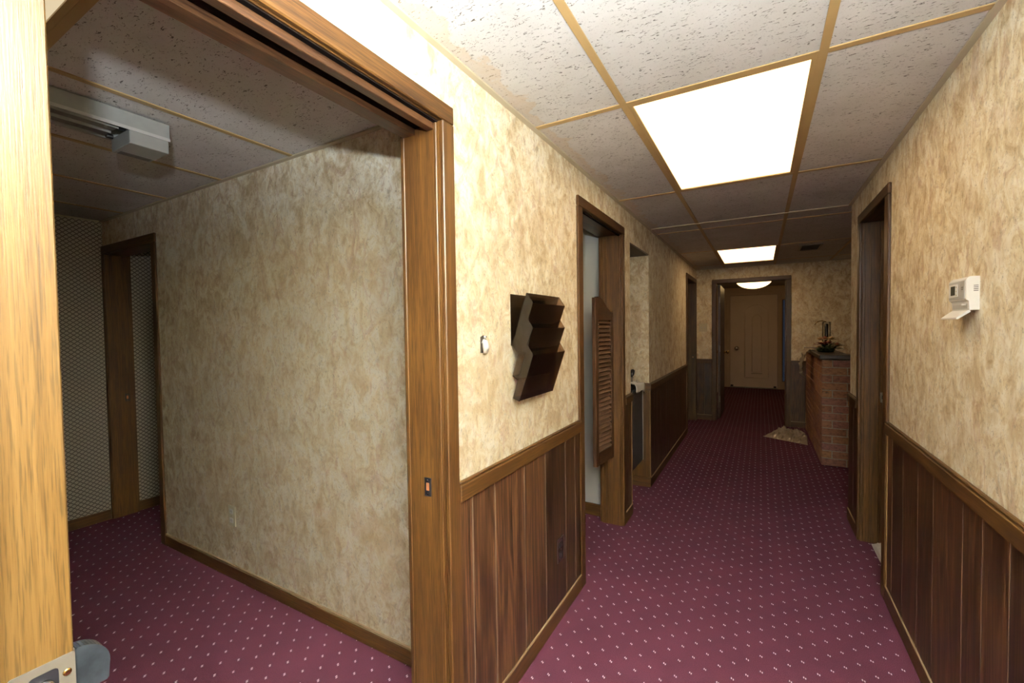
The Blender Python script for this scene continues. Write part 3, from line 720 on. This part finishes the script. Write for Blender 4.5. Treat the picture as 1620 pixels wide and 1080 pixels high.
# ---------------------------------------------------------------- drinking fountain in the niche
fo = thing('drinking_fountain', 'dark grey wall-mounted drinking fountain in the niche', 'drinking fountain', (-1.05, 3.5, 0.25))
FX = -0.868
B('cabinet', 'fountain_grey', fo, -1.285, FX, N0+0.006, 3.735, 0.252, 0.850, bev=0.004)
B('edge_trim', 'grey_plastic', fo, FX-0.012, FX+0.0025, 3.7355, 3.741, 0.254, 0.850)
B('front_slot', 'black_plastic', fo, FX, FX+0.0012, 3.44, 3.50, 0.770, 0.779)
bm = bmesh.new(); prism(bm, [(-1.285, 0.8505), (FX-0.004, 0.8505), (FX+0.012, 0.872), (FX+0.012, 0.893), (FX-0.004, 0.899), (-1.285, 0.930)], 'y', N0+0.006, 3.760); obj('basin_top', bm, 'dark_steel', fo)
B('backsplash', 'satin_steel', fo, -1.285, -1.270, N0+0.006, 3.745, 0.931, 1.01)
bm = bmesh.new(); tube(bm, [(-0.93, 3.60, 0.898), (-0.93, 3.60, 0.955), (-0.925, 3.60, 0.972)], [0.016, 0.014, 0.017], 12); obj('bubbler_stem', bm, 'satin_steel', fo, True)
bm = bmesh.new(); tube(bm, [(-0.925, 3.585, 0.970), (-0.922, 3.600, 0.995), (-0.920, 3.62, 1.022), (-0.92, 3.625, 1.030)], [0.010, 0.019, 0.017, 0.006], 12); obj('bubbler_guard', bm, 'black_plastic', fo, True)
bm = bmesh.new(); tube(bm, [(-0.905, 3.70, 0.895), (-0.905, 3.70, 0.935)], 0.008, 10); obj('valve', bm, 'chrome', fo, True)
bm = bmesh.new()     # folded paper draped over the basin rim
NU, NV = 14, 10; gv = []
for i in range(NU+1):
    row = []
    for j in range(NV+1):
        u, v = i/NU, j/NV
        s = u*0.19; x = FX - 0.075 + s; z = 0.928
        if s > 0.092: x = FX + 0.017 + 0.012*math.sin((s-0.092)*14); z = 0.918 - (s-0.092)*0.55
        z += 0.010*math.sin(v*7+u*3)+0.007*math.sin(u*9-v*5); y = 3.42 + 0.30*v + 0.02*math.sin(u*4)
        if v > 0.55: z -= (v-0.55)*0.045
        row.append(bm.verts.new((x, y, z)))
    gv.append(row)
for i in range(NU):
    for j in range(NV): bm.faces.new((gv[i][j], gv[i+1][j], gv[i+1][j+1], gv[i][j+1]))
pt = obj('paper_towel', bm, 'paper_white', None, True); tag(pt, 'crumpled white paper towel lying on the drinking fountain', 'paper towel')
md = pt.modifiers.new('thick', 'SOLIDIFY'); md.thickness = 0.003

# ---------------------------------------------------------------- ceiling unit in the side room
cu = thing('ceiling_track_unit', 'grey metal slotted track housing on the side room ceiling', 'ceiling unit', (-2.13, 0.3, 2.2065))
ZT = 2.2063
B('housing', 'unit_grey', cu, (-2.055, -2.040, -0.5, 0.85, 2.147, ZT), (-2.235, -2.220, -0.5, 0.85, 2.147, ZT), (-2.220, -2.055, -0.5, 0.85, 2.200, ZT), (-2.220, -2.055, 0.838, 0.85, 2.147, 2.200), bev=0.001)
B('lower_lip', 'grey_plastic', cu, -2.0395, -2.036, -0.5, 0.85, 2.140, 2.152)
for x in (-2.095, -2.165):
    r = B('slotted_rail', 'unit_slots', cu, x-0.024, x+0.024, -0.5, 0.70, 2.146, 2.165, bev=0.002)
    B('rail_edge', 'unit_grey', r, x+0.0245, x+0.0275, -0.5, 0.70, 2.142, 2.165)
bx = B('end_box', 'unit_grey', cu, -2.205, -2.041, 0.722, 0.846, 2.093, 2.146, bev=0.002)
B('grille', 'unit_slots', bx, -2.195, -2.160, 0.735, 0.835, 2.0915, 2.0928)
bm = bmesh.new(); lathe(bm, [(0.011, 0), (0.011, 0.02)], (-2.075, 0.700, 2.152), 'y', 12); obj('connector', bm, 'black_plastic', cu)
bm = bmesh.new(); lathe(bm, [(0.009, 0), (0.009, 0.02)], (-2.185, 0.700, 2.146), 'y', 12); obj('connector', bm, 'black_plastic', cu)

# ---------------------------------------------------------------- air vent
vt = thing('air_vent', 'small dark louvred air vent in the far corridor ceiling', 'vent', (0.455, 5.63, 2.21))
vx0, vx1, vy0, vy1 = 0.355, 0.555, 5.44, 5.84
B('frame', 'vent_grey', vt, (vx0, vx1, vy0, vy0+0.02, 2.2015, 2.2093), (vx0, vx1, vy1-0.02, vy1, 2.2015, 2.2093), (vx0, vx0+0.02, vy0+0.02, vy1-0.02, 2.2015, 2.2093), (vx1-0.02, vx1, vy0+0.02, vy1-0.02, 2.2015, 2.2093))
B('backing', 'vent_dark', vt, vx0+0.02, vx1-0.02, vy0+0.02, vy1-0.02, 2.2075, 2.2093)
for k in range(8):
    y = vy0+0.045+k*0.044; bm = bmesh.new(); prism(bm, [(y, 2.2025), (y+0.018, 2.2070), (y+0.019, 2.2060), (y+0.001, 2.2015)], 'x', vx0+0.02, vx1-0.02); obj('vent_slat', bm, 'vent_grey', vt)

# ---------------------------------------------------------------- brick half wall
BX, BY, BX1, BY1 = 0.522, 5.19, 1.50, 6.93
bw = thing('brick_half_wall', 'low brown brick half wall with dark wood cap by the end wall', 'brick wall', (BX, BY, 0))
B('mortar_core', 'mortar', bw, (BX+0.006, BX+0.21, BY+0.006, BY1, 0, 1.035), (BX+0.21, BX1, BY+0.006, BY+0.21, 0, 1.035))
def brick_mesh(dx, dy):
    bm = bmesh.new(); box(bm, 0, dx, 0, dy, 0, 0.0655, bev=0.0025); me = bpy.data.meshes.new('brick'); bm.to_mesh(me); bm.free(); me.materials.append(MATS['brick']); return me
CACHE = {}
def brick(x, y, z, dx, dy):
    k = (round(dx, 3), round(dy, 3))
    if k not in CACHE: CACHE[k] = brick_mesh(*k)
    link('brick', CACHE[k], bw, (x, y, z))
LB, HB, J = 0.196, 0.092, 0.0095
for c in range(14):
    z = 0.002 + c*0.0742
    if c % 2 == 0:     # stretcher at the corner along the front, then fronts
        x = BX
        while x < BX1-0.03: w = min(LB, BX1-x); brick(x, BY, z, w, HB); x += LB+J
        y = BY+HB+J
    else:
        brick(BX, BY, z, HB-0.012, LB); x = BX+HB-0.012+J
        while x < BX1-0.03: w = min(LB, BX1-x); brick(x, BY, z, w, HB); x += LB+J
        y = BY+LB+J
    while y < BY1-0.03: w = min(LB, BY1-y); brick(BX, y, z, HB if c % 2 == 0 else HB-0.012, w); y += LB+J
B('cap', 'cap_dark', bw, (BX-0.022, BX+0.23, BY-0.022, BY1, 1.0425, 1.084), (BX+0.23, BX1, BY-0.022, BY+0.235, 1.0425, 1.084), bev=0.003)

# ---------------------------------------------------------------- flowers on the cap
CZ = 1.0845
fa = thing('flower_arrangement', 'low arrangement of cream and red flowers in green foliage on half wall', 'flowers', (0.615, 5.80, CZ))
rnd = random.Random(3)
bm = bmesh.new()
lathe(bm, [(0.07, 0), (0.085, 0.025), (0.07, 0.04)], (0.615, 5.80, CZ), 'z', 16); obj('base_dish', bm, 'leaf_green', fa, True)
def leaf(bm, base, d, L, w):
    d = Vector(d).normalized(); s = d.cross(Vector((0, 0, 1))).normalized(); n = s.cross(d); base = Vector(base); R = []
    for t, k in ((0, 0.25), (0.3, 1), (0.65, 0.8), (1, 0.05)):
        c = base + d*L*t + Vector((0, 0, -0.28*L*t*t)); c.z = max(c.z, CZ+0.006)
        R.append([bm.verts.new(c - s*w*k), bm.verts.new(c + n*w*0.35*k), bm.verts.new(c + s*w*k)])
    for A, C in zip(R, R[1:]):
        for i in range(2): bm.faces.new((A[i], A[i+1], C[i+1], C[i]))
for k in range(40):
    bm = bmesh.new(); a = rnd.uniform(0, 6.28); e = rnd.uniform(0.02, 0.6); dx, dy = math.cos(a), 0.7*math.sin(a)
    L = rnd.uniform(0.11, 0.17)*(0.62 if dx < -0.3 else 1.0)*(1.15 if e > 0.45 and dx > 0 else 1.0)
    leaf(bm, (0.615+0.03*dx, 5.79+0.03*dy, CZ+0.02+rnd.uniform(0, 0.03)), (dx*math.cos(e), dy*math.cos(e), math.sin(e)), L, rnd.uniform(0.007, 0.014))
    obj('leaf', bm, 'leaf_green', fa)
def flower(c, r, mat, heart):
    c = Vector(c); root = None
    bm = bmesh.new(); lathe(bm, [(0.002, 0), (r*0.3, r*0.1), (r*0.3, r*0.45), (0.003, r*0.6)], c, 'z', 10); root = obj('flower', bm, heart, fa, True)
    for ring, (nn, tilt, L) in enumerate(((6, 0.25, 1.0), (5, 0.85, 0.75))):
        for i in range(nn):
            a = 2*math.pi*i/nn+ring*0.5; d = Vector((math.cos(a)*math.cos(tilt), math.sin(a)*math.cos(tilt), math.sin(tilt))); s = Vector((-math.sin(a), math.cos(a), 0)); n = d.cross(s)
            bm = bmesh.new(); R = []
            for t, k in ((0.1, 0.2), (0.45, 0.55), (0.8, 0.5), (1.0, 0.15)):
                p = c + d*r*L*t - n*r*0.25*t*t; R.append([bm.verts.new(p - s*r*k*0.8), bm.verts.new(p - n*r*0.08), bm.verts.new(p + s*r*k*0.8)])
            for A, C in zip(R, R[1:]):
                for q in range(2): bm.faces.new((A[q], A[q+1], C[q+1], C[q]))
            obj('petal', bm, mat, root, True)
for c, r, m, h in (((0.565, 5.70, CZ+0.085), 0.058, 'petal_red', 'petal_cream'), ((0.625, 5.69, CZ+0.095), 0.056, 'petal_red', 'petal_peach'), ((0.655, 5.72, CZ+0.135), 0.058, 'petal_cream', 'petal_peach'),
                   ((0.56, 5.77, CZ+0.13), 0.052, 'petal_cream', 'petal_peach'), ((0.70, 5.68, CZ+0.075), 0.048, 'petal_peach', 'petal_red'), ((0.61, 5.82, CZ+0.14), 0.05, 'petal_peach', 'petal_red'), ((0.545, 5.68, CZ+0.055), 0.036, 'petal_peach', 'petal_cream')):
    flower(c, r, m, h)
ca = thing('glass_candle_holder', 'tall clear glass candle holder rising behind the flowers', 'candle holder', (0.65, 6.07, CZ))
bm = bmesh.new(); lathe(bm, [(0.045, 0), (0.045, 0.006), (0.042, 0.010), (0.040, 0.30), (0.042, 0.325)], (0.65, 6.07, CZ), 'z', 20); obj('glass_chimney', bm, 'clear_glass', ca, True)
bm = bmesh.new(); lathe(bm, [(0.018, 0.011), (0.018, 0.30), (0.006, 0.305)], (0.65, 6.07, CZ), 'z', 14); obj('candle', bm, 'dark_steel', ca, True)
bm = bmesh.new(); tube(bm, [(0.645, 6.05, CZ+0.327), (0.60, 6.04, CZ+0.340), (0.56, 6.03, CZ+0.328), (0.535, 6.02, CZ+0.295)], 0.005, 6); obj('ribbon_loop', bm, 'brass', ca, True)

def crumple(name, mat, fn, nu, nv, label, cat, thick=0.0015):
    bm = bmesh.new(); g = [[bm.verts.new(fn(i/nu, j/nv)) for j in range(nv+1)] for i in range(nu+1)]
    for i in range(nu):
        for j in range(nv): bm.faces.new((g[i][j], g[i+1][j], g[i+1][j+1], g[i][j+1]))
    o = obj(name, bm, mat, None); tag(o, label, cat)
    m_ = o.modifiers.new('thick', 'SOLIDIFY'); m_.thickness = thick; m_.offset = 1.0
    return o
from mathutils import noise as mn
def hang(u, v):     # clear wrap slipping off the cap, down the left face of the half wall
    y = 5.94 + 0.34*v + 0.04*(u-0.5)
    s = u*0.40
    if s < 0.06: x, z = BX-0.030+(0.06-s)*1.0, CZ+0.012
    else: x, z = BX-0.040-0.06*math.sin((s-0.06)*7.5), CZ+0.012-(s-0.06)*0.95
    k = mn.noise(Vector((u*5, v*6, 3.1))); k2 = mn.noise(Vector((u*12, v*13, 9.2)))
    return (x - abs(k)*0.05 - abs(k2)*0.016, y+0.02*k2, z+0.016*abs(k)+0.010*abs(k2))
crumple('plastic_wrap', 'clear_plastic', hang, 22, 18, 'clear plastic wrap hanging over the half wall cap beside flowers', 'plastic wrap')
def flat(u, v):     # heap of clear plastic on the carpet
    P = [(0.03, 6.20), (0.47, 5.96), (0.50, 6.46), (0.22, 6.75)]
    x = (1-u)*(1-v)*P[0][0]+u*(1-v)*P[1][0]+u*v*P[2][0]+(1-u)*v*P[3][0]; y = (1-u)*(1-v)*P[0][1]+u*(1-v)*P[1][1]+u*v*P[2][1]+(1-u)*v*P[3][1]
    e = min(1, 5*u)*min(1, 6*v)*min(1, 5*(1-u)+0.15)*min(1, 5*(1-v)+0.1)
    h = 0.034*abs(mn.noise(Vector((u*6, v*5, 1.3))))*2 + 0.034*abs(mn.noise(Vector((u*14, v*12, 5.0))))*2 + 0.030*v
    x += 0.012*mn.noise(Vector((u*17, v*15, 2.0))); y += 0.014*mn.noise(Vector((u*16, v*14, 7.0)))
    return (x, y, 0.003 + e*h)
crumple('plastic_bag', 'clear_plastic', flat, 34, 30, 'crumpled clear plastic bag lying on the carpet by half wall', 'plastic bag')
def lump(u, v):
    x = 0.605+0.075*u; y = 3.18+0.26*v+0.02*u
    h = 0.085*math.sin(math.pi*min(1, max(0, 0.15+0.8*v)))*(0.3+0.7*u)
    return (x, y, 0.002 + h*(0.75+0.5*abs(mn.noise(Vector((u*6, v*6, 2.0))))) if 0 < v < 1 and u > 0 else 0.002)
crumple('white_bag', 'paper_white', lump, 10, 14, 'crumpled white bag on the floor inside the right doorway', 'bag', 0.002)
